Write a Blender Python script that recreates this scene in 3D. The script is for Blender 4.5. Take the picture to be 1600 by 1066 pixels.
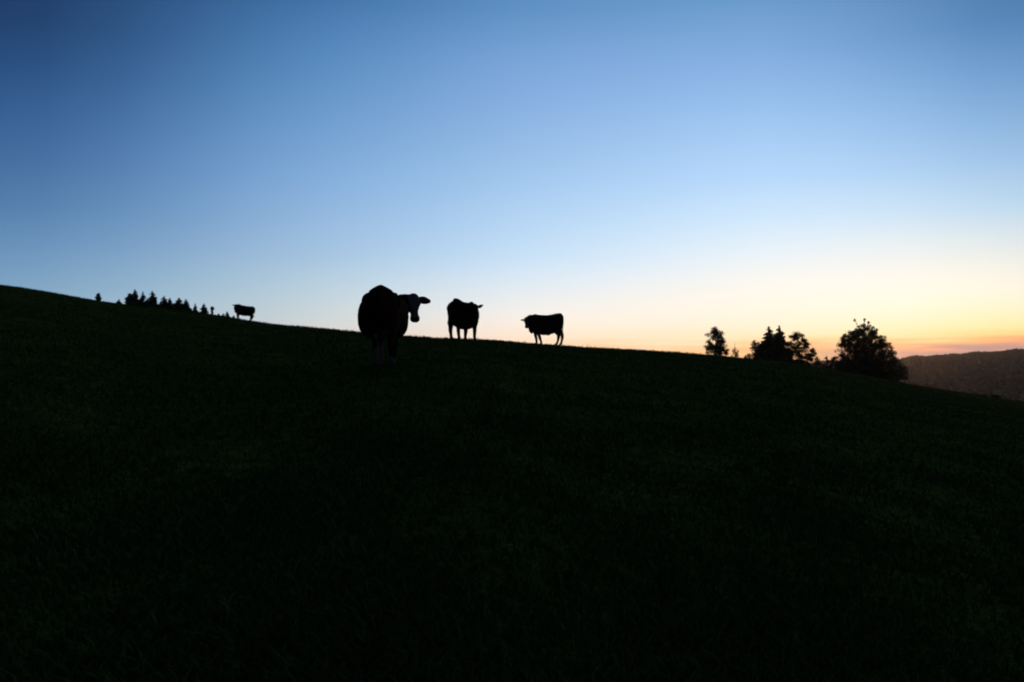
import bpy, bmesh, math, random
import numpy as np
from mathutils import Vector, Matrix, noise

for o in list(bpy.data.objects):
    bpy.data.objects.remove(o)
SC = bpy.context.scene
COL = SC.collection

# ------------------------------------------------------------------ camera
F = 1386.0                 # focal length in photograph pixels (1600 wide)
PITCH = 37.0 / F           # horizon lies 37 px under the picture centre
CAM = Vector((0, 0, 1.6))
cd = bpy.data.cameras.new('camera')
cam = bpy.data.objects.new('camera', cd)
COL.objects.link(cam)
cam.location = CAM
cam.rotation_euler = (math.radians(90) + PITCH, 0, 0)
cd.sensor_width = 36
cd.lens = F / 1600 * 36
cd.clip_start = 0.1
cd.clip_end = 12000
cd.dof.use_dof = True
cd.dof.focus_distance = 8.0
cd.dof.aperture_fstop = 2.6
SC.camera = cam

# ------------------------------------------------------------------ render look
SC.view_settings.view_transform = 'Standard'
SC.view_settings.look = 'None'
SC.view_settings.gamma = 1
SC.view_settings.use_curve_mapping = False
SC.view_settings.exposure = 0
SC.cycles.volume_bounces = 1
SC.cycles.max_bounces = 6
SC.cycles.filter_width = 1.8

# ------------------------------------------------------------------ sky
def lin(c):
    c = c / 255.0
    return c / 12.92 if c <= 0.04045 else ((c + 0.055) / 1.055) ** 2.4

def elev(px, py):
    u = (px - 800) / F
    v = (533 - py) / F
    d = Vector((u, math.cos(PITCH) - v * math.sin(PITCH), math.sin(PITCH) + v * math.cos(PITCH)))
    return math.degrees(math.asin(d.normalized().z))

# dusk sky: for a few compass directions, the colour at a few heights
SKY = {
 30:   [(0,(24,53,95)),(100,(35,73,122)),(200,(54,96,148)),(300,(72,116,164)),(400,(104,145,186)),(445,(118,157,190)),(500,(145,172,190)),(550,(180,184,185))],
 430:  [(0,(60,110,164)),(100,(83,135,188)),(200,(106,154,203)),(300,(130,171,217)),(400,(156,187,216)),(450,(174,199,213)),(500,(191,202,206)),(550,(214,198,186))],
 800:  [(0,(92,142,194)),(100,(124,166,219)),(200,(144,182,227)),(300,(166,203,240)),(400,(195,222,246)),(450,(222,232,241)),(500,(245,235,226)),(530,(251,224,198)),(550,(254,204,165))],
 1200: [(0,(108,157,206)),(100,(139,180,230)),(200,(166,204,246)),(300,(192,223,255)),(350,(215,236,253)),(400,(236,243,247)),(450,(253,245,233)),(500,(255,240,216)),(530,(255,229,182)),(552,(255,192,122))],
 1440: [(0,(92,139,190)),(100,(122,168,216)),(200,(155,194,236)),(300,(188,220,248)),(350,(218,233,245)),(400,(243,242,236)),(450,(255,247,234)),(495,(255,243,212)),(519,(255,236,178)),(531,(255,212,140)),(538,(255,180,116)),(545,(238,154,126)),(554,(184,150,146))],
 1570: [(0,(72,118,170)),(100,(103,150,201)),(200,(140,180,222)),(300,(176,210,239)),(350,(205,225,238)),(400,(240,238,228)),(450,(254,244,222)),(490,(255,241,190)),(513,(255,231,154)),(523,(255,207,126)),(530,(250,170,118)),(538,(250,158,108)),(543,(205,150,136)),(549,(172,146,146))],
}
def scaled(key, k):
    return [(y, tuple(c * k for c in col)) for y, col in SKY[key]]

world = bpy.data.worlds.new('World')
SC.world = world
world.use_nodes = True
nt = world.node_tree
nt.nodes.clear()
N = nt.nodes.new
L = nt.links.new
def math_node(op, a, b=None, c=None):
    n = N('ShaderNodeMath'); n.operation = op
    for i, v in enumerate((a, b, c)):
        if v is None: continue
        if isinstance(v, (int, float)): n.inputs[i].default_value = v
        else: L(v, n.inputs[i])
    return n.outputs[0]
tc = N('ShaderNodeTexCoord')
sep = N('ShaderNodeSeparateXYZ'); L(tc.outputs['Generated'], sep.inputs[0])
az = math_node('ARCTAN2', sep.outputs[0], sep.outputs[1])
azd = math_node('MULTIPLY', az, 180 / math.pi)
el = math_node('MULTIPLY', math_node('ARCSINE', sep.outputs[2]), 180 / math.pi)
# thin streaks of cloud low in the sunset: stretched noise shifts the height at which the ramp is read
cmb = N('ShaderNodeCombineXYZ')
L(math_node('MULTIPLY', azd, 0.14), cmb.inputs[0]); L(math_node('MULTIPLY', el, 2.4), cmb.inputs[1])
nz = N('ShaderNodeTexNoise'); nz.inputs['Scale'].default_value = 1.0; nz.inputs['Detail'].default_value = 4
L(cmb.outputs[0], nz.inputs['Vector'])
low = N('ShaderNodeMapRange'); L(el, low.inputs[0])
low.inputs[1].default_value = 0.1; low.inputs[2].default_value = 2.6
low.inputs[3].default_value = 3.2; low.inputs[4].default_value = 0.0
low.interpolation_type = 'SMOOTHSTEP'
shift = math_node('MULTIPLY', math_node('SUBTRACT', nz.outputs['Fac'], 0.5), low.outputs[0])
el2 = math_node('ADD', el, shift)
E0, E1 = -1.6, 26.0
fac = N('ShaderNodeMapRange'); L(el2, fac.inputs[0])
fac.inputs[1].default_value = E0; fac.inputs[2].default_value = E1
def az_of(px): return math.degrees(math.atan((px - 800) / F))
DARK = 0.55
cols = [(-180, 30, DARK), (-125, 30, DARK), (-75, 30, .72), (az_of(30), 30, 1), (az_of(430), 430, 1), (0.0, 800, 1), (az_of(1200), 1200, 1),
        (az_of(1440), 1440, 1), (az_of(1570), 1570, 1), (62, 430, .85), (110, 30, .6), (150, 30, DARK), (180, 30, DARK)]
els_ = np.array([-1.6, -1.0, -.5, 0, .35, .7, 1.0, 1.35, 1.7, 2.1, 2.6, 3.3, 4.2, 5.4, 7, 9, 11.5, 14, 16.5, 19, 22, 26])
fine = np.arange(-180, 180.01, .5)
table = np.zeros((len(fine), len(els_), 3))
src = []
for a_, px_, k_ in cols:
    pts = sorted((elev(px_, y), col) for y, col in SKY[px_])
    pe = [p for p, _ in pts]
    src.append([[np.interp(e, pe + [30], [c[ch] * k_ for _, c in pts] + [pts[-1][1][ch] * k_ * .8]) for ch in range(3)] for e in els_])
src = np.array(src); ca_ = [c[0] for c in cols]
kern = np.exp(-0.5 * (np.arange(-40, 41) * .5 / 2.8) ** 2); kern /= kern.sum()
for i in range(len(els_)):
    for ch in range(3):
        g_ = np.interp(fine, ca_, src[:, i, ch])
        table[:, i, ch] = np.convolve(np.concatenate([g_[-41:-1], g_, g_[1:41]]), kern, 'valid')
GAIN = lambda e: 1 + .10 * math.exp(-(e / 6) ** 2)      # what the haze takes from the low sky
cuts = [-180, -125, -100, -75, -60, -48] + list(range(-40, 46, 4)) + [52, 62, 80, 110, 150, 180]
cur = None
for i, a_ in enumerate(cuts):
    r_ = N('ShaderNodeValToRGB'); L(fac.outputs[0], r_.inputs[0]); cr_ = r_.color_ramp; cr_.interpolation = 'LINEAR'
    row = table[int(round((a_ + 180) * 2))]
    while len(cr_.elements) < len(els_): cr_.elements.new(0.5)
    for e, el_, c in zip(cr_.elements, els_, row):
        e.position = (el_ - E0) / (E1 - E0); e.color = (lin(c[0]) * GAIN(el_), lin(c[1]) * GAIN(el_), lin(c[2]) * GAIN(el_), 1)
    if cur is None: cur = r_.outputs[0]; continue
    mr = N('ShaderNodeMapRange'); L(azd, mr.inputs[0]); mr.inputs[1].default_value = cuts[i-1]; mr.inputs[2].default_value = a_
    mx = N('ShaderNodeMix'); mx.data_type = 'RGBA'
    L(mr.outputs[0], mx.inputs['Factor']); L(cur, mx.inputs[6]); L(r_.outputs[0], mx.inputs[7]); cur = mx.outputs[2]
# towards the zenith the dusk sky goes deep blue
zen = N('ShaderNodeMapRange'); L(el, zen.inputs[0]); zen.interpolation_type = 'SMOOTHSTEP'
zen.inputs[1].default_value = 23; zen.inputs[2].default_value = 60
mz = N('ShaderNodeMix'); mz.data_type = 'RGBA'
L(zen.outputs[0], mz.inputs['Factor']); L(cur, mz.inputs[6]); mz.inputs[7].default_value = (0.019, 0.036, 0.070, 1)
# the evening star
dv = Vector(((898 - 800) / F, 1, (570 - 440) / F)).normalized()
vm = N('ShaderNodeVectorMath'); vm.operation = 'DOT_PRODUCT'
L(tc.outputs['Generated'], vm.inputs[0]); vm.inputs[1].default_value = dv
star = math_node('MULTIPLY', math_node('GREATER_THAN', vm.outputs['Value'], math.cos(0.0005)), 0.7)
ad = N('ShaderNodeMix'); ad.data_type = 'RGBA'; ad.blend_type = 'ADD'; ad.inputs['Factor'].default_value = 1
L(mz.outputs[2], ad.inputs[6]); L(star, ad.inputs[7])
bg = N('ShaderNodeBackground'); L(ad.outputs[2], bg.inputs[0]); bg.inputs[1].default_value = 1.0
# the physical sky under the dusk colours, sun just below the skyline
SUN_AZ = az_of(1385)
sk = N('ShaderNodeTexSky'); sk.sky_type = 'NISHITA'; sk.sun_disc = False
sk.sun_elevation = math.radians(-3.5); sk.sun_rotation = math.radians(SUN_AZ)
bg2 = N('ShaderNodeBackground'); L(sk.outputs[0], bg2.inputs[0]); bg2.inputs[1].default_value = 0.05
adds = N('ShaderNodeAddShader'); L(bg.outputs[0], adds.inputs[0]); L(bg2.outputs[0], adds.inputs[1])
out = N('ShaderNodeOutputWorld'); L(adds.outputs[0], out.inputs[0])
world.cycles.sampling_method = 'MANUAL'
world.cycles.sample_map_resolution = 1024

# the last light, almost level, from behind the biggest tree
sd_ = bpy.data.lights.new('sun', 'SUN'); sun = bpy.data.objects.new('sun', sd_); COL.objects.link(sun)
sd_.energy = 0.085; sd_.angle = math.radians(3); sd_.color = (1.0, .5, .26)
SUN_EL = math.radians(1.7)
_sv = Vector((math.sin(math.radians(SUN_AZ)) * math.cos(SUN_EL), math.cos(math.radians(SUN_AZ)) * math.cos(SUN_EL), math.sin(SUN_EL)))
sun.rotation_euler = _sv.to_track_quat('Z', 'Y').to_euler()
sun.location = _sv * 60

# ------------------------------------------------------------------ small helpers
def principled(name, base, rough=0.9, spec=0.2):
    m = bpy.data.materials.new(name); m.use_nodes = True
    b = m.node_tree.nodes['Principled BSDF']
    b.inputs['Base Color'].default_value = (*base, 1)
    b.inputs['Roughness'].default_value = rough
    b.inputs['Specular IOR Level'].default_value = spec
    return m, m.node_tree, b

def noisy(name, c1, c2, scale, rough=0.9, spec=0.2, bump=0.0, bscale=None, detail=5, coord='Object', trans=0.0):
    m, t, b = principled(name, c1, rough, spec)
    n = t.nodes.new; l = t.links.new
    co = n('ShaderNodeTexCoord')
    z = n('ShaderNodeTexNoise'); z.inputs['Scale'].default_value = scale; z.inputs['Detail'].default_value = detail
    l(co.outputs[coord], z.inputs['Vector'])
    r = n('ShaderNodeValToRGB'); r.color_ramp.elements[0].position = 0.35; r.color_ramp.elements[1].position = 0.65
    r.color_ramp.elements[0].color = (*c1, 1); r.color_ramp.elements[1].color = (*c2, 1)
    l(z.outputs['Fac'], r.inputs[0]); l(r.outputs[0], b.inputs['Base Color'])
    if bump:
        z2 = n('ShaderNodeTexNoise'); z2.inputs['Scale'].default_value = bscale or scale * 4; z2.inputs['Detail'].default_value = 6
        l(co.outputs[coord], z2.inputs['Vector'])
        bp = n('ShaderNodeBump'); bp.inputs['Strength'].default_value = bump; bp.inputs['Distance'].default_value = 0.05
        l(z2.outputs['Fac'], bp.inputs['Height']); l(bp.outputs[0], b.inputs['Normal'])
    if trans:
        tr = n('ShaderNodeBsdfTranslucent'); l(r.outputs[0], tr.inputs[0])
        mix = n('ShaderNodeMixShader'); mix.inputs[0].default_value = trans
        o = [x for x in t.nodes if x.type == 'OUTPUT_MATERIAL'][0]
        l(b.outputs[0], mix.inputs[1]); l(tr.outputs[0], mix.inputs[2]); l(mix.outputs[0], o.inputs[0])
    return m

def mesh_np(name, verts, faces, mat, parent=None, smooth=False):
    """verts (n,3), faces (m,k) all of one size -> ONE mesh object"""
    verts = np.asarray(verts, dtype=np.float32); faces = np.asarray(faces, dtype=np.int32)
    me = bpy.data.meshes.new(name)
    k = faces.shape[1]
    me.vertices.add(len(verts)); me.vertices.foreach_set('co', verts.ravel())
    me.loops.add(faces.size); me.loops.foreach_set('vertex_index', faces.ravel())
    me.polygons.add(len(faces))
    me.polygons.foreach_set('loop_start', np.arange(0, faces.size, k, dtype=np.int32))
    me.polygons.foreach_set('loop_total', np.full(len(faces), k, dtype=np.int32))
    me.update(calc_edges=True)
    if smooth: me.polygons.foreach_set('use_smooth', np.ones(len(faces), dtype=bool))
    if isinstance(mat, (list, tuple)):
        for q in mat: me.materials.append(q)
    else: me.materials.append(mat)
    o = bpy.data.objects.new(name, me); COL.objects.link(o)
    if parent: o.parent = parent
    return o

def tag(o, label=None, cat=None, group=None, kind=None):
    if label: o['label'] = label
    if cat: o['category'] = cat
    if group: o['group'] = group
    if kind: o['kind'] = kind
    return o

def empty(name, loc, label, cat, group=None, rz=0):
    o = bpy.data.objects.new(name, None); COL.objects.link(o)
    o.location = loc; o.rotation_euler = (0, 0, rz); o.empty_display_size = 0.3
    return tag(o, label, cat, group)

# ------------------------------------------------------------------ terrain
RIDGE = [(-300,405),(0,445),(50,452),(100,460.5),(150,470),(200,476.5),(250,481),(300,487),(350,494.5),(400,502.5),(450,508.5),
         (500,513),(540,516.5),(575,520),(626,524),(690,528.5),(760,531.5),(800,534.5),(890,541),(950,544),(1000,547),
         (1080,552.5),(1140,557),(1180,561.5),(1230,566),(1280,574),(1330,582),(1360,588),(1400,595),(1450,605),
         (1500,612),(1550,620),(1600,629),(1900,672)]
DIST = [(-300,80),(0,75),(200,74),(380,62),(500,48),(600,39),(720,34),(845,41),(1000,50),(1150,62),(1350,82),(1600,105),(1900,120)]
ug = np.linspace(-0.8, 0.8, 641)
def knots(tab, f, sm):
    u = np.array([(x - 800) / F for x, _ in tab]); v = np.array([f(y) for _, y in tab])
    g = np.interp(ug, u, v)
    k = np.exp(-0.5 * (np.arange(-40, 41) / sm) ** 2); k /= k.sum()
    gp = np.concatenate([g[0] + (g[1]-g[0]) * np.arange(-40, 0), g, g[-1] + (g[-1]-g[-2]) * np.arange(1, 41)])
    return np.convolve(gp, k, 'valid')
SG = knots(RIDGE, lambda y: math.tan(math.atan((533 - y) / F) + PITCH), 3.0)
RG = knots(DIST, float, 14.0)
SA, SB = -0.003, -0.112
EG = SG - (SA + SB * ug)
_rng = np.random.default_rng(4)
WAVES = [(amp, *(_rng.normal(size=2) / wl * 2 * math.pi), _rng.uniform(0, 6.28))
         for wl, amp in ((9, .05), (6, .045), (4, .03), (2.6, .022), (1.7, .016), (1.1, .012), (0.8, .010), (0.55, .008)) for _ in range(4)]
def ground_z(x, y, bumps=True):
    x = np.asarray(x, dtype=float); y = np.asarray(y, dtype=float)
    ys = np.sqrt(np.maximum(y, 0) ** 2 + 9.0)
    u = np.clip(x / ys, -0.8, 0.8)
    w = np.clip((y - 1) / 5.0, 0, 1)
    E = np.interp(u, ug, EG); R = np.interp(u, ug, RG)
    t = y / R - 1
    q = np.where(t > 1.5, 2.25 + 3 * (t - 1.5), t * t)
    q = np.where(t < -2.5, 6.25 + 5 * (-2.5 - t), q)
    z = SA * y + SB * x + np.maximum(y, 0) * E * w - 1.6 * q + 1.6
    if bumps:
        b = 0
        for a, kx, ky, p in WAVES: b = b + a * 0.22 * np.sin(kx * x + ky * y + p)
        z = z + b * np.clip(np.hypot(x, y) / 10, 0.4, 1) - 0.06
    d = np.hypot(x, y)
    # valley floor, smoothly taking over far away
    s = 12.0
    floor = -88.0 + 0 * d
    z = floor + s * np.logaddexp(0, np.clip((z - floor) / s, -50, 50))
    # rim of the valley: wooded hills all round the far side
    prof = np.clip((d - 1150) / 750, 0, 1); prof = prof * prof * (3 - 2 * prof)
    a = np.arctan2(x, y)
    crest = 86 + 3 * np.sin(a * 9.0 + 3.25) + 3 * np.sin(a * 23 + 1.0) + 2.0 * np.sin(a * 61)
    crest = crest - 6 + 26 * np.clip((a - 0.33) / 0.16, 0, 1) 
    z = np.where(d > 1150, z + prof * crest * np.clip((y + 600) / 400, 0, 1), z)
    return z
def gz(x, y): return float(ground_z(x, y, True))

def ray(px, py):
    u = (px - 800) / F; v = (533 - py) / F
    d = Vector((u, math.cos(PITCH) - v * math.sin(PITCH), math.sin(PITCH) + v * math.cos(PITCH)))
    return d / d.y
def at(px, depth): return ray(px, 548).x * depth
def top_z(px, py, depth): return CAM.z + ray(px, py).z * depth

def spaced(lo, hi, n, core):
    a = np.arcsinh(lo / core); b = np.arcsinh(hi / core)
    return core * np.sinh(np.linspace(a, b, n))
gx = spaced(-2300, 2300, 560, 14.0)
gy = 8 + spaced(-900, 2450, 620, 18.0)
X, Y = np.meshgrid(gx, gy)
Z = ground_z(X, Y)
nx, ny = len(gx), len(gy)
idx = np.arange(nx * ny).reshape(ny, nx)
faces = np.stack([idx[:-1, :-1], idx[:-1, 1:], idx[1:, 1:], idx[1:, :-1]], -1).reshape(-1, 4)
def meadow_material():
    m, t, b = principled('meadow', (0.03, 0.05, 0.012), 1.0, 0.0)
    n = t.nodes.new; l = t.links.new
    co = n('ShaderNodeTexCoord')
    acc = None
    cfg = [(0.35, (0.062, 0.092, 0.020), (0.102, 0.122, 0.028)), (5.0, (0.55, 0.55, 0.5), (1.35, 1.3, 1.2)), (30, (0.5, 0.55, 0.5), (1.4, 1.35, 1.3))]
    for s, c1, c2 in cfg:
        z = n('ShaderNodeTexNoise'); z.inputs['Scale'].default_value = s; z.inputs['Detail'].default_value = 5
        l(co.outputs['Object'], z.inputs['Vector'])
        mx = n('ShaderNodeMix'); mx.data_type = 'RGBA'
        mr = n('ShaderNodeMapRange'); mr.inputs[1].default_value = .35; mr.inputs[2].default_value = .65
        l(z.outputs['Fac'], mr.inputs[0]); l(mr.outputs[0], mx.inputs['Factor'])
        mx.inputs[6].default_value = (*c1, 1); mx.inputs[7].default_value = (*c2, 1)
        if acc is None: acc = mx.outputs[2]
        else:
            mu = n('ShaderNodeMix'); mu.data_type = 'RGBA'; mu.blend_type = 'MULTIPLY'; mu.inputs['Factor'].default_value = 1
            l(acc, mu.inputs[6]); l(mx.outputs[2], mu.inputs[7]); acc = mu.outputs[2]
    l(acc, b.inputs['Base Color'])
    z = n('ShaderNodeTexNoise'); z.inputs['Scale'].default_value = 14; z.inputs['Detail'].default_value = 8
    l(co.outputs['Object'], z.inputs['Vector'])
    bp = n('ShaderNodeBump'); bp.inputs['Strength'].default_value = 1; bp.inputs['Distance'].default_value = 0.08
    l(z.outputs['Fac'], bp.inputs['Height']); l(bp.outputs[0], b.inputs['Normal'])
    return m
ground = mesh_np('ground', np.stack([X.ravel(), Y.ravel(), Z.ravel()], -1), faces, meadow_material(), smooth=True)
tag(ground, 'dark sloping pasture running up to the ridge and on to the far hills', kind='structure')

# ------------------------------------------------------------------ grass blades on the pasture
def build_grass(n, seed=1):
    r = np.random.default_rng(seed)
    y = np.exp(r.uniform(math.log(2.6), math.log(95), n))
    u = r.uniform(-0.64, 0.64, n)
    # clumping
    x = u * y
    den = np.sin(x * 1.9 + 1.3 * np.sin(y * .8)) * np.sin(y * 1.4 + np.sin(x * 1.1)) * .5 + .5
    keep = r.uniform(0, 1, n) < (0.35 + 0.65 * den)
    x, y, den = x[keep], y[keep], den[keep]; n = len(x)
    z = ground_z(x, y)
    big = np.clip(y / 22, 0.0, 1.6)
    h = r.uniform(.03, .065, n) * (1 + .4 * den) * (1 + .15 * big)
    tall = r.uniform(0, 1, n) < 0.014
    h = np.where(tall, h * r.uniform(1.6, 2.6, n), h)
    w = (0.0035 + 0.010 * big) * r.uniform(.7, 1.5, n)
    w = np.where(tall, w * .6, w)
    a = r.uniform(0, 2 * math.pi, n)
    la = r.uniform(0, 2 * math.pi, n); ln = r.uniform(.5, 1.6, n) * h
    V = np.zeros((n, 5, 3), dtype=np.float32)
    ca, sa = np.cos(a) * w, np.sin(a) * w
    lx, ly = np.cos(la) * ln, np.sin(la) * ln
    V[:, 0] = np.stack([x - ca, y - sa, z - .02], -1); V[:, 1] = np.stack([x + ca, y + sa, z - .02], -1)
    V[:, 2] = np.stack([x + ca * .8 + lx * .35, y + sa * .8 + ly * .35, z + h * .6], -1)
    V[:, 3] = np.stack([x - ca * .8 + lx * .35, y - sa * .8 + ly * .35, z + h * .6], -1)
    V[:, 4] = np.stack([x + lx, y + ly, z + h], -1)
    b = np.arange(n)[:, None] * 5
    tri = np.concatenate([b + np.array([[0, 1, 2]]), b + np.array([[0, 2, 3]]), b + np.array([[3, 2, 4]])], 0)
    m, t, bs = principled('grass_blade', (.03, .06, .012), 1.0, .0)
    nn = t.nodes.new; l = t.links.new
    at_ = nn('ShaderNodeAttribute'); at_.attribute_name = 'tint'
    cr = nn('ShaderNodeValToRGB'); els = cr.color_ramp.elements
    els[0].color = (.045, .078, .015, 1); els[1].color = (.14, .165, .07, 1); els[1].position = 1
    e = els.new(.55); e.color = (.078, .116, .024, 1)
    e = els.new(.93); e.color = (.09, .105, .028, 1)
    l(at_.outputs['Fac'], cr.inputs[0]); l(cr.outputs[0], bs.inputs['Base Color'])
    o = mesh_np('grass', V.reshape(-1, 3), tri, m)
    att = o.data.attributes.new('tint', 'FLOAT', 'POINT')
    tint = r.uniform(0, 1, n)
    att.data.foreach_set('value', np.repeat(tint, 5).astype(np.float32))
    tag(o, 'short dark green pasture grass over the whole slope', 'grass', kind='stuff')
build_grass(230000)

# ------------------------------------------------------------------ trees
M_NEEDLE = noisy('needles', (.018, .030, .014), (.030, .045, .018), 3.0, .9, .1)
M_LEAF = noisy('leaves', (.030, .045, .014), (.055, .060, .020), 2.0, .8, .15, trans=.22)
M_BARK = noisy('bark', (.035, .027, .020), (.070, .055, .042), 12.0, .95, .1, bump=.6)

def tube(pts, radii, sides=6):
    """closed tapered tube through pts -> verts, quads"""
    pts = [Vector(p) for p in pts]; V = []; Fq = []
    for i, p in enumerate(pts):
        d = (pts[min(i+1, len(pts)-1)] - pts[max(i-1, 0)]).normalized()
        s = d.cross(Vector((0, 0, 1)) if abs(d.z) < .9 else Vector((1, 0, 0))).normalized(); c = s.cross(d)
        for k in range(sides):
            a = 2 * math.pi * k / sides
            V.append(p + (s * math.cos(a) + c * math.sin(a)) * radii[i])
    for i in range(len(pts) - 1):
        for k in range(sides):
            k2 = (k + 1) % sides
            Fq.append((i*sides+k, i*sides+k2, (i+1)*sides+k2, (i+1)*sides+k))
    return V, Fq
class Wood:
    def __init__(s): s.V = []; s.F = []
    def add(s, pts, radii, sides=6):
        v, f = tube(pts, radii, sides); o = len(s.V)
        s.V += [tuple(q) for q in v]; s.F += [tuple(i + o for i in q) for q in f]
    def build(s, name, parent): return mesh_np(name, s.V, s.F, M_BARK, parent, True)

def leaf_tris(C, size, r, flat=0.0, elong=1.6):
    """random small pointed faces at the points C"""
    n = len(C)
    a = r.normal(size=(n, 3)); a[:, 2] *= (1 - flat); a /= np.linalg.norm(a, axis=1)[:, None]
    b = r.normal(size=(n, 3)); b -= (b * a).sum(1)[:, None] * a; b /= np.linalg.norm(b, axis=1)[:, None]
    s = (size * r.uniform(.6, 1.4, n))[:, None] * np.ones((n, 1))
    V = np.stack([C - a * s * elong * .5, C + b * s * .5, C + a * s * elong * .5, C - b * s * .5], 1)
    f = np.arange(n * 4).reshape(n, 4)
    return V.reshape(-1, 3), f

def spruce(px, top_py, depth, width_px, label, seed, bare=0.05, tip=1.0, detail=1.0, group=None, name='spruce_tree', thin=1.0, pw=0.85, wob=.25, low_px=None):
    r = np.random.default_rng(seed)
    x = at(px, depth); zb = gz(x, depth); H = top_z(px, top_py, depth) - zb
    mpp = depth / F
    R = width_px * mpp / 2
    t = empty(name, (x, depth, zb), label, 'spruce tree' if name == 'spruce_tree' else 'tree', group)
    w = Wood(); w.add([(0, 0, -.3), (r.normal() * .02 * H, 0, H * .5), (0, 0, H * .98)], [H * .022 + .03, H * .013 + .02, .01], 7)
    # crown radius given where it shows; below, hidden by the ridge, it keeps widening a little
    nlev = int(26 * detail * max(1, H / 9)); pts = []
    vis = (low_px or 0) * mpp
    Hc = H * (1 - bare)
    show = min(Hc, (width_px * mpp) * 1.9 + .01) if vis == 0 else vis
    for i in range(nlev):
        f = (i + .5) / nlev                      # 0 top .. 1 bottom
        zz = H - f * Hc
        prof = min(1.25, ((H - zz) / show)) ** pw
        rad = 1.5 * R * prof * (1 + wob * math.sin(i * 1.7 + seed) * .5)
        nb = 5 + int(4 * f)
        for k in range(nb):
            a = r.uniform(0, 2 * math.pi); ln = rad * r.uniform(.55, 1.12) + .05
            droop = r.uniform(.05, .35) * ln
            e = Vector((math.cos(a) * ln, math.sin(a) * ln, zz - droop))
            s0 = Vector((0, 0, zz + .08 * ln))
            if k % 2 == 0: w.add([s0, (s0 + e) / 2 + Vector((0, 0, -.02 * ln)), e], [.012 + .006 * H * f * .4, .01, .004], 4)
            m = int((12 + 18 * min(1.5, ln)) * detail * thin)
            tt = r.uniform(.08, 1, m)[:, None]
            P = np.array(s0)[None] * (1 - tt) + np.array(e)[None] * tt
            P += r.normal(size=(m, 3)) * np.array([.09, .09, .07]) * (ln * .9 + .05) * (1.1 - tt * .6)
            P[:, 2] -= np.abs(r.normal(size=m)) * .06 * ln
            pts.append(P)
    pts.append(np.stack([r.normal(size=30) * .02, r.normal(size=30) * .02, H - r.uniform(0, .08 * H, 30)], -1))
    P = np.concatenate(pts)
    sz = max(.10, 1.9 * mpp) if detail <= 1 else .19
    sz = sz * np.clip(.35 + .65 * (H - P[:, 2]) / max(show * .6, .01), .3, 1)
    V, f = leaf_tris(P, sz, r, .45, 2.2)
    w.build('trunk', t)
    mesh_np('crown', V, f, M_NEEDLE, t)
    return t

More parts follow.
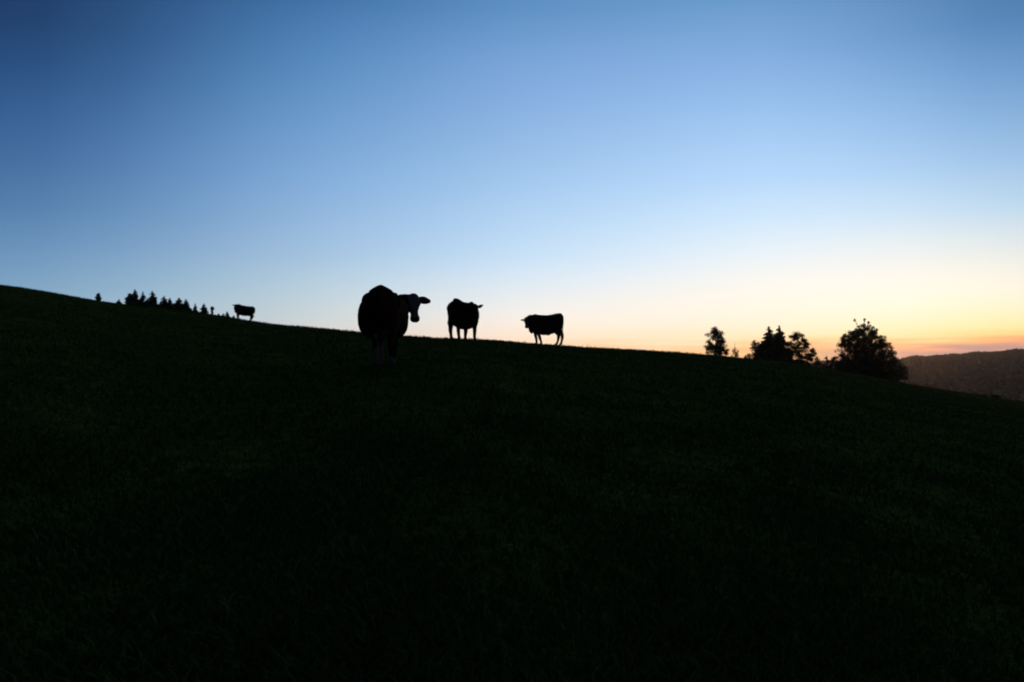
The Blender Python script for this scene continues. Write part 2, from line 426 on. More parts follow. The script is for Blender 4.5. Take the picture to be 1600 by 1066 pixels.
def leafy(px, depth, outline, label, seed, name='broadleaf_tree', cat='tree', clumps=60, per=90, clump_r=.35, leaf=.12, solid=.45, group=None, sprigs=(), mat=None, depth_k=.9):
    """outline: [(py, x_left, x_right)] of the crown from top to bottom, in photograph pixels"""
    r = np.random.default_rng(seed)
    x0 = at(px, depth); zb = gz(x0, depth); mpp = depth / F
    rows = [(top_z(px, py, depth) - zb, (xl - px) * mpp, (xr - px) * mpp) for py, xl, xr in outline]
    H = rows[0][0]
    t = empty(name, (x0, depth, zb), label, cat, group)
    zs = np.array([q[0] for q in rows])[::-1]; ls = np.array([q[1] for q in rows])[::-1]; rs = np.array([q[2] for q in rows])[::-1]
    w = Wood()
    tr = .022 * H + .03
    xm = lambda z: float((np.interp(z, zs, ls) + np.interp(z, zs, rs)) / 2)
    trunk = [(0, 0, -.3)] + [(xm(H * f) * f * .6 + r.normal() * .015 * H, r.normal() * .015 * H, H * f) for f in (.25, .5, .75, .93)]
    w.add(trunk, [tr, tr * .75, tr * .5, tr * .3, .015], 7)
    cen = []; tries = 0
    zlo = max(zs[0], .02)
    while len(cen) < clumps and tries < 9000:
        tries += 1
        z = r.uniform(zlo, H); l, rr = np.interp(z, zs, ls), np.interp(z, zs, rs)
        hw = (rr - l) / 2; c = (rr + l) / 2
        if r.uniform() > (hw + .2) / (max((rs - ls)) / 2 + .2): continue
        a = r.uniform(0, 2 * math.pi); q = math.sqrt(r.uniform())
        if q < .5 and r.uniform() > solid: continue
        cx, cy = c + math.cos(a) * q * max(hw - clump_r * .2, .02), math.sin(a) * q * hw * depth_k
        if any((cx-e[0])**2 + (cy-e[1])**2 + (z-e[2])**2 < (clump_r * .8) ** 2 for e in cen): continue
        cen.append((cx, cy, z, q))
    P = []
    for cx, cy, z, q in cen:
        tz = max(.05 * H, z - r.uniform(.25, .5) * (math.hypot(cx, cy) + .4) - .1)
        k = min(.93, tz / H); bx = np.interp(k, [0, .25, .5, .75, .93], [p[0] for p in trunk]); by = np.interp(k, [0, .25, .5, .75, .93], [p[1] for p in trunk])
        mid = ((bx + cx) / 2 + r.normal() * .08, (by + cy) / 2 + r.normal() * .08, (tz + z) / 2 - .05)
        w.add([(bx, by, tz), mid, (cx, cy, z)], [.016 + .004 * H, .014, .006], 4)
        for _ in range(3):
            e = np.array((cx, cy, z)) + r.normal(size=3) * clump_r * .7
            w.add([mid, (np.array(mid) + e) / 2 + r.normal(size=3) * .04, e], [.009, .007, .004], 3)
        sc = r.uniform(.55, 1.15) * clump_r
        m = int(per * r.uniform(.6, 1.2))
        g = r.normal(size=(m, 3)) * np.array([.5, .5, .38]) * sc
        P.append(g + np.array((cx, cy, z)))
    for sx, sy, sr in sprigs:       # thin shoots with a leafy tip that stand out of the crown
        c = np.array([(sx - px) * mpp, r.normal() * .2, top_z(px, sy, depth) - zb])
        b = np.array([c[0] * .6, c[1] * .5, c[2] - 2.2 * sr - .9])
        mid = (c + b) / 2 + r.normal(size=3) * .08
        w.add([b, mid, c], [.03, .022, .01], 4)
        m = int(per * .7)
        P.append(r.normal(size=(m, 3)) * np.array([.5, .5, .6]) * sr + c - np.array([0, 0, sr * .5]))
        s = r.uniform(0, 1, (int(m * .6), 1)); P.append(b * (1 - s) + c * s + r.normal(size=(len(s), 3)) * sr * .25)
    V, f = leaf_tris(np.concatenate(P), leaf, r, .1, 1.5)
    w.build('trunk' if cat == 'tree' else 'stems', t)
    mesh_np('crown' if cat == 'tree' else 'foliage', V, f, mat or M_LEAF, t)
    return t

# --- far trees in a broken line behind the left end of the ridge
G1 = 'small trees on the skyline at the left'
DL = 230
leafy(152.5, DL, [(459.5, 152, 153.4), (463, 150.6, 154.5), (465.4, 148.3, 157.2), (467.5, 149.5, 156), (470, 151.5, 154), (478, 151, 155)],
      'lone small tree with a cross-shaped crown, first on the skyline from the left', 11, clumps=34, per=50, clump_r=.32, leaf=.22, solid=.9, group=G1, mat=M_NEEDLE)
spruce(185, 468, DL, 9, 'small squat spruce alone between the cross-shaped tree and the dense clump', 12, group=G1, low_px=8)
leafy(199, DL, [(460.5, 200, 201), (463, 198.5, 203), (467, 196, 204), (472, 195, 205), (485, 194.5, 205)], 'rounded dark tree leaning on the left side of the tallest spruce', 13, clumps=50, per=60, clump_r=.42, leaf=.24, solid=1, group=G1, mat=M_NEEDLE)
spruce(209.5, 452.3, DL, 15, 'tallest spruce, in the dense clump at the left of the skyline', 14, group=G1, low_px=20, pw=.75)
spruce(222.3, 455.4, DL + 8, 14, 'thin-topped spruce in the middle of the dense clump, with lighter branches below', 15, group=G1, low_px=24, thin=.7, pw=.9)
spruce(236.8, 454.6, DL, 19, 'broad conical spruce at the right end of the dense clump', 16, group=G1, low_px=25, pw=.75)
spruce(255.5, 462.6, DL + 5, 15, 'left spruce of the close pair right of the dense clump', 17, group=G1, low_px=18, pw=.8)
spruce(264.5, 465.6, DL + 5, 12, 'right and shorter spruce of the close pair right of the dense clump', 18, group=G1, low_px=18, pw=.8)
spruce(278, 465.4, DL + 5, 14, 'dark spruce with a bushy top and a light gap under it, left of another spruce', 19, group=G1, low_px=14, pw=.65)
spruce(290, 467.4, DL + 5, 14, 'pointed spruce, last of the dense row before the trees stand apart', 20, group=G1, low_px=18, pw=.8)
spruce(304.5, 474.3, DL + 10, 7, 'very slim pointed spruce standing alone', 21, group=G1, low_px=16, pw=1.1)
spruce(317.8, 474.3, DL + 10, 10.5, 'narrow spruce standing alone right of the very slim one', 22, group=G1, low_px=17, pw=.75)
leafy(330.6, DL, [(480, 329, 332), (481.5, 327.4, 333.6), (483.5, 327.8, 333.2), (485.3, 329.4, 332), (490, 330, 331.6), (500, 330, 331.6)],
      'lollipop-shaped little tree, a round head on a bare stem', 23, clumps=24, per=60, clump_r=.24, leaf=.2, solid=1, group=G1, mat=M_NEEDLE)
spruce(341, 490.3, DL + 10, 5, 'tiny bushy spruce just right of the lollipop-shaped tree', 24, group=G1, low_px=6)
spruce(348.3, 490.0, DL + 10, 3.6, 'tiny thin spruce top, second to the left of the highest-standing cow', 25, group=G1, low_px=8)
spruce(354.3, 486.8, DL + 8, 6, 'small spruce just left of the cow standing highest on the ridge', 26, group=G1, low_px=10)
spruce(364.4, 493.2, DL + 10, 2.8, 'thinnest spruce tip, right under the raised head of the highest cow', 27, group=G1, low_px=6)
spruce(284, 474.5, DL + 12, 9, 'low dark spruce wedged between the bushy-topped and the pointed spruce', 28, group=G1, low_px=12)
spruce(298.3, 481.5, DL + 6, 6, 'small low spruce at the right foot of the dense row', 29, group=G1, low_px=9)
spruce(270.5, 473.5, DL + 12, 9, 'low spruce in the gap between the close pair and the bushy-topped spruce', 30, group=G1, low_px=10)
spruce(229, 467, DL + 14, 9, 'low spruce half hidden between the thin-topped and the broad conical spruce', 31, group=G1, low_px=12)

# --- trees on the right shoulder of the ridge, in front of the sunset
G2 = 'trees in front of the sunset'
leafy(1119, 112, [(513, 1115, 1123), (517, 1110, 1126), (521, 1106, 1130), (529, 1103, 1134), (535, 1101, 1136), (541, 1100, 1138), (548, 1101, 1137), (553, 1101, 1136), (562, 1106, 1134)],
      'loose-crowned tree with large sky gaps, leftmost tree in front of the sunset', 41, clumps=80, per=110, clump_r=.36, leaf=.10, solid=.5, group=G2)
leafy(1148.3, 112, [(533, 1147, 1150), (537, 1145.5, 1152), (543, 1144, 1154), (550, 1143, 1155), (553, 1140, 1157), (556, 1142, 1155), (560, 1146, 1150)],
      'thin see-through sapling standing alone on the ridge', 42, name='sapling', clumps=17, per=26, clump_r=.24, leaf=.085, solid=.6, group=G2)
leafy(1167.5, 114, [(552, 1166, 1169.5), (556, 1163, 1172), (562, 1160, 1175), (568, 1160, 1176)],
      'knee-high sparse bush between the thin sapling and the dark spruces', 43, name='bush', cat='bush', clumps=16, per=45, clump_r=.22, leaf=.085, solid=.8, group=G2)
leafy(1178.5, 118, [(533, 1176, 1180), (536, 1173, 1187), (541, 1171, 1187), (548, 1170, 1188), (555, 1173, 1188), (563, 1174, 1190), (572, 1174, 1190)],
      'open-branched small tree against the left side of the dark spruces', 44, clumps=30, per=80, clump_r=.28, leaf=.10, solid=.5, group=G2)
spruce(1201.5, 510, 122, 46, 'left one of the two dark pointed spruces', 45, detail=1.7, group=G2, low_px=56, pw=.95, wob=.5)
spruce(1217.5, 508.5, 124, 42, 'right one of the two dark pointed spruces, with a thin tip', 46, detail=1.7, group=G2, low_px=60, pw=1.0, wob=.5)
leafy(1250, 128, [(519, 1242, 1248), (524, 1236, 1254), (530, 1233, 1260), (537, 1231, 1268), (545, 1230, 1273), (552, 1229, 1277), (560, 1228, 1281), (568, 1226, 1285), (580, 1228, 1285)],
      'round-topped leafy tree right of the dark pointed spruces', 47, clumps=150, per=110, clump_r=.38, leaf=.11, solid=.6, group=G2)
leafy(1291, 132, [(551, 1290, 1292), (556, 1289, 1293.5), (562, 1288, 1295), (567, 1284, 1299), (575, 1280, 1304), (585, 1280, 1304)],
      'low pointed bush in the gap left of the biggest tree', 48, name='bush', cat='bush', clumps=26, per=60, clump_r=.26, leaf=.10, solid=.8, group=G2)
leafy(1351, 140, [(507, 1346, 1358), (512, 1345, 1362), (519, 1326, 1372), (526, 1316, 1376), (535, 1312, 1384), (543, 1309, 1391), (550, 1307, 1394), (556, 1306, 1398), (563, 1303, 1403), (572, 1302, 1410), (582, 1302, 1415), (597, 1304, 1419)],
      'biggest and widest tree, dense below and ragged on top, in front of the sunset', 49, clumps=760, per=95, clump_r=.46, leaf=.12, solid=.85, group=G2,
      sprigs=[(1336, 499.5, .16), (1352, 498.5, .18), (1357, 503, .2), (1330, 518, .3), (1370, 515, .22), (1383, 526, .2), (1365, 511, .15), (1391, 537, .25), (1341, 510, .12)])
leafy(1308, 126, [(561, 1302, 1308), (566, 1290, 1316), (572, 1284, 1326), (579, 1284, 1336), (590, 1290, 1340)],
      'low spreading bush at the left foot of the biggest tree', 50, name='bush', cat='bush', clumps=60, per=80, clump_r=.32, leaf=.11, solid=.9, group=G2)
leafy(1555, 100, [(618, 1550, 1558), (620, 1546, 1563), (623, 1545, 1564), (628, 1547, 1562)],
      'small dark bush on the slope edge near the right border', 51, name='bush', cat='bush', clumps=30, per=60, clump_r=.14, leaf=.07, solid=1)
leafy(1590, 101, [(626, 1586, 1593), (628, 1583, 1597), (633, 1583, 1597)],
      'smallest bush, low on the slope edge at the very right border', 52, name='bush', cat='bush', clumps=18, per=50, clump_r=.12, leaf=.07, solid=1)

# --- far-off wood on the hills beyond the valley
def forest(seed=7):
    r = np.random.default_rng(seed)
    n = 26000
    a = r.uniform(.12, .95, n); d = r.uniform(1180, 2050, n)
    edge = r.uniform(0, 1, n) < .35
    d = np.where(edge, r.normal(1890, 45, n), d)
    x = np.sin(a) * d; y = np.cos(a) * d; z = ground_z(x, y, False)
    keep = np.sin(x * .011 + 2) * np.sin(y * .013) > -2
    x, y, z = x[keep], y[keep], z[keep]; n = len(x)
    patch = .5 + .5 * np.sin(x * .021) * np.cos(y * .017 + 1)
    aa = np.arctan2(x, y); lump = .5 + .5 * np.sin(aa * 95 + 1.7 * np.sin(aa * 41))
    h = r.uniform(6, 10, n) * (.65 + .3 * patch + .4 * lump * (.5 + .5 * np.sin(aa * 211))); h = np.where(r.uniform(0, 1, n) < .03, h * 1.2, h)
    con = r.uniform(0, 1, n) < .2
    k = 6; V = []; 
    fr = np.array([0, .25, .55, .8, 1.0]); 
    pc = np.array([.55, 1, .66, .34, .03]); pr = np.array([.5, 1, .98, .62, .1])
    for j in range(5):
        rad = np.where(con, pc[j] * .22 * h, pr[j] * .42 * h)
        for i in range(k):
            ang = 2 * math.pi * i / k + r.uniform(0, .5, n)
            q = rad * r.uniform(.7, 1.25, n)
            V.append(np.stack([x + np.cos(ang) * q, y + np.sin(ang) * q, z - 1 + fr[j] * (h + 1) + r.normal(size=n) * .04 * h], -1))
    V = np.stack(V, 1)
    f = []
    for j in range(4):
        for i in range(k):
            i2 = (i + 1) % k; f.append((j*k+i, j*k+i2, (j+1)*k+i2, (j+1)*k+i))
    f = (np.arange(n)[:, None, None] * (5 * k) + np.array(f)[None]).reshape(-1, 4)
    o = mesh_np('forest', V.reshape(-1, 3), f, noisy('far_forest', (.018, .026, .012), (.026, .034, .015), .02, .95, .05))
    tag(o, 'far-off dark wood covering the hills across the valley', 'forest', kind='stuff')
forest()

# ------------------------------------------------------------------ cows
def coat_material(name, brown, brown2, white):
    m, t, b = principled(name, brown, 1.0, .03)
    n = t.nodes.new; l = t.links.new
    a = n('ShaderNodeAttribute'); a.attribute_name = 'coat'
    co = n('ShaderNodeTexCoord'); z = n('ShaderNodeTexNoise'); z.inputs['Scale'].default_value = 5; z.inputs['Detail'].default_value = 8
    l(co.outputs['Object'], z.inputs['Vector'])
    mb = n('ShaderNodeMix'); mb.data_type = 'RGBA'; l(z.outputs['Fac'], mb.inputs['Factor'])
    mb.inputs[6].default_value = (*brown, 1); mb.inputs[7].default_value = (*brown2, 1)
    s = n('ShaderNodeMapRange'); l(a.outputs['Fac'], s.inputs[0]); s.inputs[1].default_value = .42; s.inputs[2].default_value = .58
    mx = n('ShaderNodeMix'); mx.data_type = 'RGBA'; l(s.outputs[0], mx.inputs['Factor']); l(mb.outputs[2], mx.inputs[6]); mx.inputs[7].default_value = (*white, 1)
    l(mx.outputs[2], b.inputs['Base Color'])
    z2 = n('ShaderNodeTexNoise'); z2.inputs['Scale'].default_value = 60; z2.inputs['Detail'].default_value = 4
    mp = n('ShaderNodeMapping'); mp.inputs['Scale'].default_value = (1, 1, .25); l(co.outputs['Object'], mp.inputs[0]); l(mp.outputs[0], z2.inputs['Vector'])
    bp = n('ShaderNodeBump'); bp.inputs['Strength'].default_value = .4; bp.inputs['Distance'].default_value = .01
    l(z2.outputs['Fac'], bp.inputs['Height']); l(bp.outputs[0], b.inputs['Normal'])
    return m
M_COAT = coat_material('cow_coat', (.048, .012, .007), (.028, .007, .004), (.115, .10, .09))
M_COAT2 = coat_material('dark_cow_coat', (.032, .012, .008), (.02, .008, .006), (.07, .06, .055))
M_HOOF = noisy('hoof', (.025, .02, .016), (.05, .04, .03), 20, .6, .3)
M_EYE = principled('eye', (.01, .008, .006), .15, .6)[0]

def ring(c, side, up, a, bu, bd, n=20, ex=2.0):
    out = []
    for i in range(n):
        t = 2 * math.pi * i / n; ct, st = math.cos(t), math.sin(t)
        x = math.copysign(abs(ct) ** (2 / ex), ct) * a
        y = math.copysign(abs(st) ** (2 / ex), st) * (bu if st > 0 else bd)
        out.append(c + side * x + up * y)
    return out
def loft(bm, rings):
    vs = [[bm.verts.new(p) for p in r] for r in rings]; n = len(vs[0])
    for a, b in zip(vs, vs[1:]):
        for i in range(n): bm.faces.new((a[i], a[(i+1) % n], b[(i+1) % n], b[i]))
    for r, fl in ((vs[0], True), (vs[-1], False)):
        c = bm.verts.new(sum((v.co for v in r), Vector()) / n)
        for i in range(n):
            bm.faces.new((c, r[(i+1) % n], r[i]) if fl else (c, r[i], r[(i+1) % n]))
def limb(bm, pts, rad, n=12, flat=1.0):
    """smooth tapered limb through joints; radii per joint"""
    P = [Vector(p) for p in pts]; out = []
    m = 6
    for i in range(len(P) - 1):
        p0, p1, p2, p3 = P[max(i-1, 0)], P[i], P[i+1], P[min(i+2, len(P)-1)]
        for k in range(m if i < len(P) - 2 else m + 1):
            t = k / m
            q = .5 * ((2*p1) + (p2-p0)*t + (2*p0-5*p1+4*p2-p3)*t*t + (3*p1-p0-3*p2+p3)*t**3)
            s = t * t * (3 - 2 * t)
            out.append((q, rad[i] * (1-s) + rad[i+1] * s))
    rings = []
    for i, (q, r_) in enumerate(out):
        d = (out[min(i+1, len(out)-1)][0] - out[max(i-1, 0)][0]).normalized()
        ref = Vector((0, 1, 0)) if abs(d.y) < .8 else Vector((1, 0, 0))
        up = d.cross(ref).normalized(); side = up.cross(d).normalized()
        rings.append(ring(q, side, up, r_ * flat, r_, r_, n))
    loft(bm, rings)

def cow(px, foot_depth, heading, label, scale=1.0, belly=1.0, poll=(.95, 0, 1.3), muzzle=(.6, 0, -.8), face=(.8, 0, .6),
        mat=None, legs=None, ear_up=(.05, .05), ear_len=.21, tail_dx=0, udder=True, seed=0, length=1.0, thick_neck=1.0, pitch=0.0, drop=0.0, white_face=True, hipz=0.0, leg_r=1.0, spine=1.0, deep=0.0, hipw=1.0, hook=0.0, rump_ex=2.35, lowf=0.0, head=1.0, ear_w=1.0, barrel_ex=2.35, tail_in=0.0):
    """heading: compass angle of the nose, degrees, 0 = away from the photographer, 90 = to the right.
       poll in cow coordinates (forward, left, up); muzzle / face directions in view coordinates (right, away, up)"""
    h = math.radians(heading)
    fwd = Vector((math.sin(h), math.cos(h), 0)); left = Vector((-math.cos(h), math.sin(h), 0))
    def loc(v): v = Vector(v); return Vector((v.dot(fwd), v.dot(left), v.z))
    bm = bmesh.new()
    X_, Y_, Z_ = Vector((1, 0, 0)), Vector((0, 1, 0)), Vector((0, 0, 1))
    st = [(-.84, 1.20, 1.00, .09), (-.80, 1.29, .86, .19), (-.70, 1.345, .76, .26), (-.52, 1.375, .66, .29), (-.32, 1.37, .58, .335),
          (-.08, 1.355, .53, .38), (.16, 1.345, .52, .385), (.36, 1.35, .55, .345), (.54, 1.38, .58, .285), (.70, 1.37, .61, .235),
          (.84, 1.29, .66, .17), (.93, 1.18, .76, .09)]
    rg = []
    for x, zt, zb, w in st:
        bw = 1 + (belly - 1) * math.exp(-((x + .02) / .42) ** 2)
        zb2 = zb - (bw - 1) * .10 - deep * (1 - max(0, (x - .6) / .4))
        w = w * (1 + (hipw - 1) * math.exp(-((x + .7) / .35) ** 2)); ex = rump_ex if x < -.3 else barrel_ex
        zt2 = zt - lowf * min(1, max(0, (x + .1) / .5)) + hipz * math.exp(-((x + .6) / .3) ** 2)
        zc = zb2 + (zt2 - zb2) * .50
        rg.append(ring(Vector((x * length, 0, zc)), Y_, Z_, w * bw, zt2 - zc, zc - zb2, 28, ex))
    loft(bm, rg)
    # spine, tail head, hip bones, shoulder blades
    limb(bm, [(-.84*length, 0, 1.26), (-.72*length, 0, 1.375+hipz*.8-(spine-1)*.05), (-.5*length, 0, 1.375+hipz*.9-(spine-1)*.05), (0, 0, 1.345-lowf*.3), (.4*length, 0, 1.36-lowf), (.62*length, 0, 1.385-lowf), (.8*length, 0, 1.30-lowf)], [.04, .06*spine, .05*spine, .045, .05, .07, .06])
    for s in (-1, 1):
        if spine > 1: limb(bm, [(-.72, 0, 1.40 + hipz * .6), (-.70, .10*s, 1.355 + hipz * .6), (-.64, .20*s, 1.30 + hipz * .6)], [.055, .055, .05])
        limb(bm, [(-.42*length, .10*s, 1.29+hipz*.3-hook), (-.46*length, .245*s*hipw, 1.24+hipz*.3-hook), (-.60*length, .22*s*hipw, 1.08-hook)], [.07, .085, .12])
        limb(bm, [(.62*length, .08*s, 1.30-lowf), (.60*length, .17*s, 1.05), (.66*length, .17*s, .80)], [.07, .13, .12])
    # legs
    L_ = legs or {}
    hoofs = []
    for key, s in (('fl', 1), ('fr', -1)):
        dx, dy = L_.get(key, (0, 0)); q = .165 * s
        x0 = .55 * length
        pts = [(x0 + .04, q * .9, .98), (x0 + .02 + dx * .15, q + dy * .2, .72), (x0 + .01 + dx * .55, q * .95 + dy * .6, .42), (x0 - .01 + dx * .9, q * .93 + dy * .9, .16), (x0 + .03 + dx, q * .93 + dy, .05)]
        limb(bm, pts, [.13 * leg_r, .098 * leg_r, .056 * leg_r, .040 * leg_r, .052 * leg_r])
        limb(bm, [(pts[2][0], pts[2][1], .47), (pts[2][0] + .008, pts[2][1], .42), (pts[2][0], pts[2][1], .36)], [.045, .062, .045])
        hoofs.append((x0 + .04 + dx, q * .93 + dy))
    for key, s in (('hl', 1), ('hr', -1)):
        dx, dy = L_.get(key, (0, 0)); q = .17 * s
        x0 = -.60 * length
        pts = [(x0 + .02, q * .85, 1.08), (x0 + .10 + dx * .1, q + dy * .1, .80), (x0 - .02 + dx * .3, q * 1.0 + dy * .3, .60), (x0 - .10 + dx * .6, q * .95 + dy * .6, .45), (x0 - .06 + dx * .9, q * .95 + dy * .9, .16), (x0 - .01 + dx, q * .95 + dy, .05)]
        limb(bm, pts, [.19, .165, .105 * leg_r, .062 * leg_r, .042 * leg_r, .053 * leg_r])
        hoofs.append((x0 + dx, q * .95 + dy))
    # tail
    limb(bm, [(-.80*length, 0, 1.33+hipz*.5), (-.88*length+tail_in*.5, tail_dx * .2, 1.25), (-.90*length+tail_in, tail_dx * .5, .95), (-.87*length+tail_in, tail_dx, .62), (-.86*length+tail_in, tail_dx, .48), (-.86*length+tail_in, tail_dx, .34)], [.04, .032, .024, .028, .045, .012])
    if udder:
        limb(bm, [(-.50*length, 0, .72), (-.42*length, 0, .58), (-.30*length, 0, .56)], [.14, .135, .08], flat=.9)
        for s in (-1, 1): limb(bm, [(-.44*length, .06*s, .50), (-.44*length, .065*s, .42)], [.022, .014], 8)
    else:
        limb(bm, [(-.20*length, 0, .56), (-.08*length, 0, .50), (.06*length, 0, .55)], [.06, .055, .05])
    # head
    P = Vector(poll); d = loc(muzzle).normalized(); n_ = loc(face); n_ = (n_ - d * n_.dot(d)).normalized(); sd = d.cross(n_).normalized()
    hs = [(-.05, .060, .06, .06), (-.01, .098, .085, .10), (.06, .112, .085, .13), (.14, .118, .075, .145), (.22, .100, .07, .14), (.30, .078, .065, .115), (.37, .070, .062, .09),
          (.43, .094, .070, .09), (.485, .092, .060, .08), (.515, .062, .035, .055)]
    loft(bm, [ring(P + d * a * head - n_ * .02, sd, n_, w * head, u_ * head, dn * head, 20, 2.3) for a, w, u_, dn in hs])
    for s in (-1, 1):    # brow bones, nostrils
        limb(bm, [P + (d*.09 + sd*s*.07 + n_*.03)*head, P + (d*.15 + sd*s*.095 + n_*.035)*head, P + (d*.20 + sd*s*.08 + n_*.02)*head], [.03, .035, .02], 8)
    # neck: from the shoulders to behind the poll
    nb = P + d * .04 - n_ * .07
    A = Vector((.50*length, 0, 1.08)); B = Vector((.72*length, nb.y * .18, 1.10))
    C_ = B.lerp(nb, .55) + Vector((.04, 0, .03))
    path = [A, B, C_, nb]
    ra = [(.24, .27), (.19*thick_neck, .25*thick_neck), (.135*thick_neck, .19*thick_neck), (.10, .115)]
    rr = []
    for i in range(3):
        p0, p1, p2, p3 = path[max(i-1, 0)], path[i], path[i+1], path[min(i+2, 3)]
        for k in range(6 if i < 2 else 7):
            t = k / 6
            q = .5 * ((2*p1) + (p2-p0)*t + (2*p0-5*p1+4*p2-p3)*t*t + (3*p1-p0-3*p2+p3)*t**3)
            rr.append((q, ra[i][0]*(1-t)+ra[i+1][0]*t, ra[i][1]*(1-t)+ra[i+1][1]*t))
    rings = []
    for i, (q, a, b) in enumerate(rr):
        tg = (rr[min(i+1, len(rr)-1)][0] - rr[max(i-1, 0)][0]).normalized()
        side = Z_.cross(tg).normalized(); up = tg.cross(side).normalized()
        rings.append(ring(q, side, up, a, b * .9, b * 1.1, 20))
    loft(bm, rings)
    # dewlap
    limb(bm, [C_ + Vector((0, 0, -.14)), B + Vector((.06, 0, -.27)), Vector((.86*length, 0, .72)), Vector((.74*length, 0, .60))], [.05, .06, .085, .09])
    # ears
    for s, eu in ((-1, ear_up[0]), (1, ear_up[1])):
        dirn = (sd * s - n_ * .22 + Z_ * eu * 5 * .2 + d * .10).normalized()
        w_ = dirn.cross(n_).normalized(); th = w_.cross(dirn).normalized()
        b0 = P + d * .035 + sd * s * .085 - n_ * .03
        er = []
        for f, a in ((0, .028), (.15, .042), (.4, .066), (.65, .062), (.85, .040), (1.0, .012 if ear_w <= 1 else .026)):
            er.append(ring(b0 + dirn * ear_len * f + Z_ * eu * f * f * .6, w_, th, a * ear_w, .016 * ear_w, .020 * ear_w, 12))
        loft(bm, er)
    bmesh.ops.recalc_face_normals(bm, faces=bm.faces)
    me = bpy.data.meshes.new('cow_rough'); bm.to_mesh(me); bm.free()
    tmp = bpy.data.objects.new('cow_rough', me); COL.objects.link(tmp)
    rm = tmp.modifiers.new('r', 'REMESH'); rm.mode = 'VOXEL'; rm.voxel_size = .017
    sm = tmp.modifiers.new('s', 'SMOOTH'); sm.factor = .5; sm.iterations = 7
    dg = bpy.context.evaluated_depsgraph_get()
    final = bpy.data.meshes.new_from_object(tmp.evaluated_get(dg))
    bpy.data.objects.remove(tmp)
    final.name = 'body'
    co = np.empty(len(final.vertices) * 3, dtype=np.float32); final.vertices.foreach_get('co', co); co = co.reshape(-1, 3)
    # hide lumps of muscle and loose skin
    nv = np.empty_like(co).ravel(); final.vertices.foreach_get('normal', nv); nv = nv.reshape(-1, 3)
    wav = np.sin(co[:, 0] * 9 + seed) * np.sin(co[:, 2] * 8 + co[:, 1] * 5) * .006 + np.sin(co[:, 0] * 23 + co[:, 2] * 17) * .002
    co = co + nv * wav[:, None]
    final.vertices.foreach_set('co', co.astype(np.float32).ravel())
    # coat: white head, white lower legs and belly line, the rest coloured
    rel = co - np.array(P)
    al = rel @ np.array(d); rad = np.linalg.norm(rel - al[:, None] * np.array(d)[None], axis=1)
    earish = np.abs(rel @ np.array(sd)) > .125
    wn = np.sin(co[:, 0] * 13 + seed) * np.sin(co[:, 1] * 15) * np.sin(co[:, 2] * 11 + 1)
    coat = np.zeros(len(co))
    if white_face: coat = np.maximum(coat, ((al > -.03 + .03 * wn) & (al < .46 * head) & (rad < .19) & ~earish) * 1.0)
    coat = np.maximum(coat, np.clip(.5 + (.17 + .14 * wn - co[:, 2]) * 8, 0, 1))
    coat = np.maximum(coat, np.clip(.5 + (.62 + .06 * wn - co[:, 2]) * 6, 0, 1) * (np.abs(co[:, 1]) < .12) * (np.abs(co[:, 0]) < .75))
    at_ = final.attributes.new('coat', 'FLOAT', 'POINT'); at_.data.foreach_set('value', coat.astype(np.float32))
    final.materials.clear(); final.materials.append(mat or M_COAT)
    final.polygons.foreach_set('use_smooth', np.ones(len(final.polygons), dtype=bool))
    x = at(px, foot_depth); zb = gz(x, foot_depth)
    root = empty('cow', (x, foot_depth, zb - drop), label, 'cow', 'cows standing along the ridge', 0)
    # x forward -> heading
    root.rotation_euler = (0, pitch, math.pi / 2 - h)
    root.rotation_mode = 'XYZ'
    root.scale = (scale,) * 3
    body = bpy.data.objects.new('body', final); COL.objects.link(body); body.parent = root
    for hx, hy in hoofs:      # cloven hooves
        b2 = bmesh.new()
        for s in (-1, 1):
            limb(b2, [(hx - .03, hy + s * .026, .035), (hx + .01, hy + s * .028, .03), (hx + .055, hy + s * .022, .016)], [.030, .034, .012], 10)
        limb(b2, [(hx - .01, hy, .075), (hx, hy, .04)], [.046, .052], 10)
        m2 = bpy.data.meshes.new('hoof'); b2.to_mesh(m2); b2.free(); m2.materials.append(M_HOOF)
        ho = bpy.data.objects.new('hoof', m2); COL.objects.link(ho); ho.parent = root
    for s in (-1, 1):
        b2 = bmesh.new(); bmesh.ops.create_uvsphere(b2, u_segments=12, v_segments=8, radius=.021)
        c = P + (d * .155 + sd * s * .108 + n_ * .012) * head
        bmesh.ops.translate(b2, verts=b2.verts, vec=c)
        m2 = bpy.data.meshes.new('eye'); b2.to_mesh(m2); b2.free(); m2.materials.append(M_EYE)
        for p_ in m2.polygons: p_.use_smooth = True
        ho = bpy.data.objects.new('eye', m2); COL.objects.link(ho); ho.parent = root
    return root

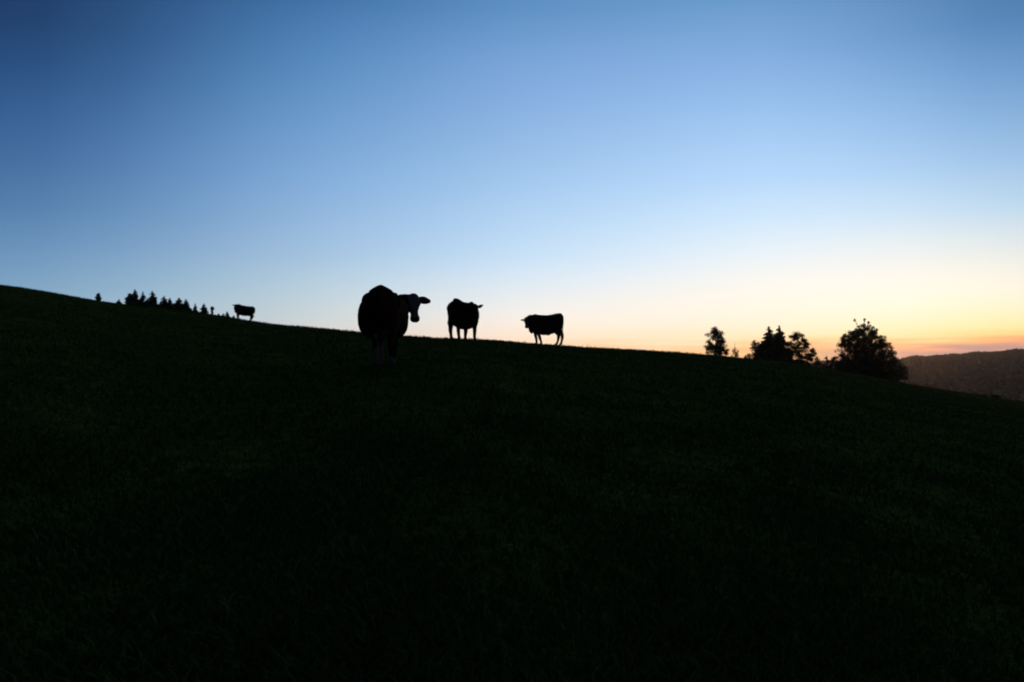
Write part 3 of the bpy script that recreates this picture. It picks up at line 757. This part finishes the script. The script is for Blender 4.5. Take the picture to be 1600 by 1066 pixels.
cow(599, 16.2, -4, 'largest and nearest cow, red-brown with a white face, seen from behind, looking back',
    scale=.96, belly=1.27, poll=(.84, -.53, 1.385), muzzle=(.12, -.40, -.9), face=(.36, -.93, .1), hipz=.05, ear_up=(.03, .03), head=1.09, ear_len=.30, ear_w=1.55, spine=1.35, barrel_ex=2.7,
    legs={'hl': (0, -.10), 'hr': (.05, -.04), 'fl': (0, -.09), 'fr': (.03, -.03)}, seed=1, leg_r=1.1, hook=0, hipw=1.12, rump_ex=2.3, deep=.02, thick_neck=1.15)
cow(722, 31.3, 150, 'dark cow in the middle of the herd, facing the photographer with one ear standing out',
    scale=1.0, belly=1.0, poll=(.88, -.01, 1.26), muzzle=(.05, -.6, -.75), face=(.0, -.8, .5), mat=M_COAT2, udder=False, hipz=.06, seed=2,
    ear_up=(.12, .12), ear_len=.20, leg_r=1.3, ear_w=1.3, lowf=.06, pitch=math.radians(4.5), white_face=False, deep=.13, hipw=1.1, legs={'fl': (0, .06), 'hl': (.07, 0), 'hr': (.05, .02)}, tail_in=.09, tail_dx=-.03)
cow(854.5, 39.3, 292, 'dark cow in side view at the right end, head turned to the photographer',
    scale=.97, belly=1.0, poll=(.96, .1, 1.26), muzzle=(.0, -.45, -.85), face=(-.25, -.85, .3), mat=M_COAT2, udder=False, seed=3, length=.93, thick_neck=1.5, leg_r=1.3,
    legs={'fl': (-.07, 0), 'fr': (-.19, 0), 'hl': (.05, 0), 'hr': (-.04, 0)}, deep=.05, hipz=.03, ear_up=(.1, .06), ear_len=.24, tail_in=.07, tail_dx=-.04)
cow(380, 60.5, 278, 'small far cow standing highest on the ridge, side view with its nose to the left',
    scale=.71, belly=.98, poll=(1.04, 0, 1.36), muzzle=(.2, -.4, -.85), face=(-.1, -.9, .3), mat=M_COAT2, udder=True, seed=4, length=1.12, thick_neck=1.45,
    pitch=-math.radians(9), deep=.13, leg_r=1.35, ear_len=.30, ear_up=(.12, .12), head=.95, ear_w=1.15)

# ------------------------------------------------------------------ evening haze over the valley
bm = bmesh.new(); bmesh.ops.create_cube(bm, size=1)
hm = bpy.data.meshes.new('haze'); bm.to_mesh(hm); bm.free()
hz = bpy.data.objects.new('haze', hm); COL.objects.link(hz)
hz.scale = (4700, 3450, 150); hz.location = (0, 783, -95 + 75)
mt = bpy.data.materials.new('haze'); mt.use_nodes = True; t = mt.node_tree; t.nodes.clear()
pv = t.nodes.new('ShaderNodeVolumePrincipled'); pv.inputs['Color'].default_value = (.95, .85, .82, 1)
pv.inputs['Density'].default_value = 0.000037; pv.inputs['Anisotropy'].default_value = .90
o_ = t.nodes.new('ShaderNodeOutputMaterial'); t.links.new(pv.outputs[0], o_.inputs['Volume'])
hm.materials.append(mt)
tag(hz, 'thin evening haze hanging over the valley and the far wooded hills', 'haze', kind='stuff')
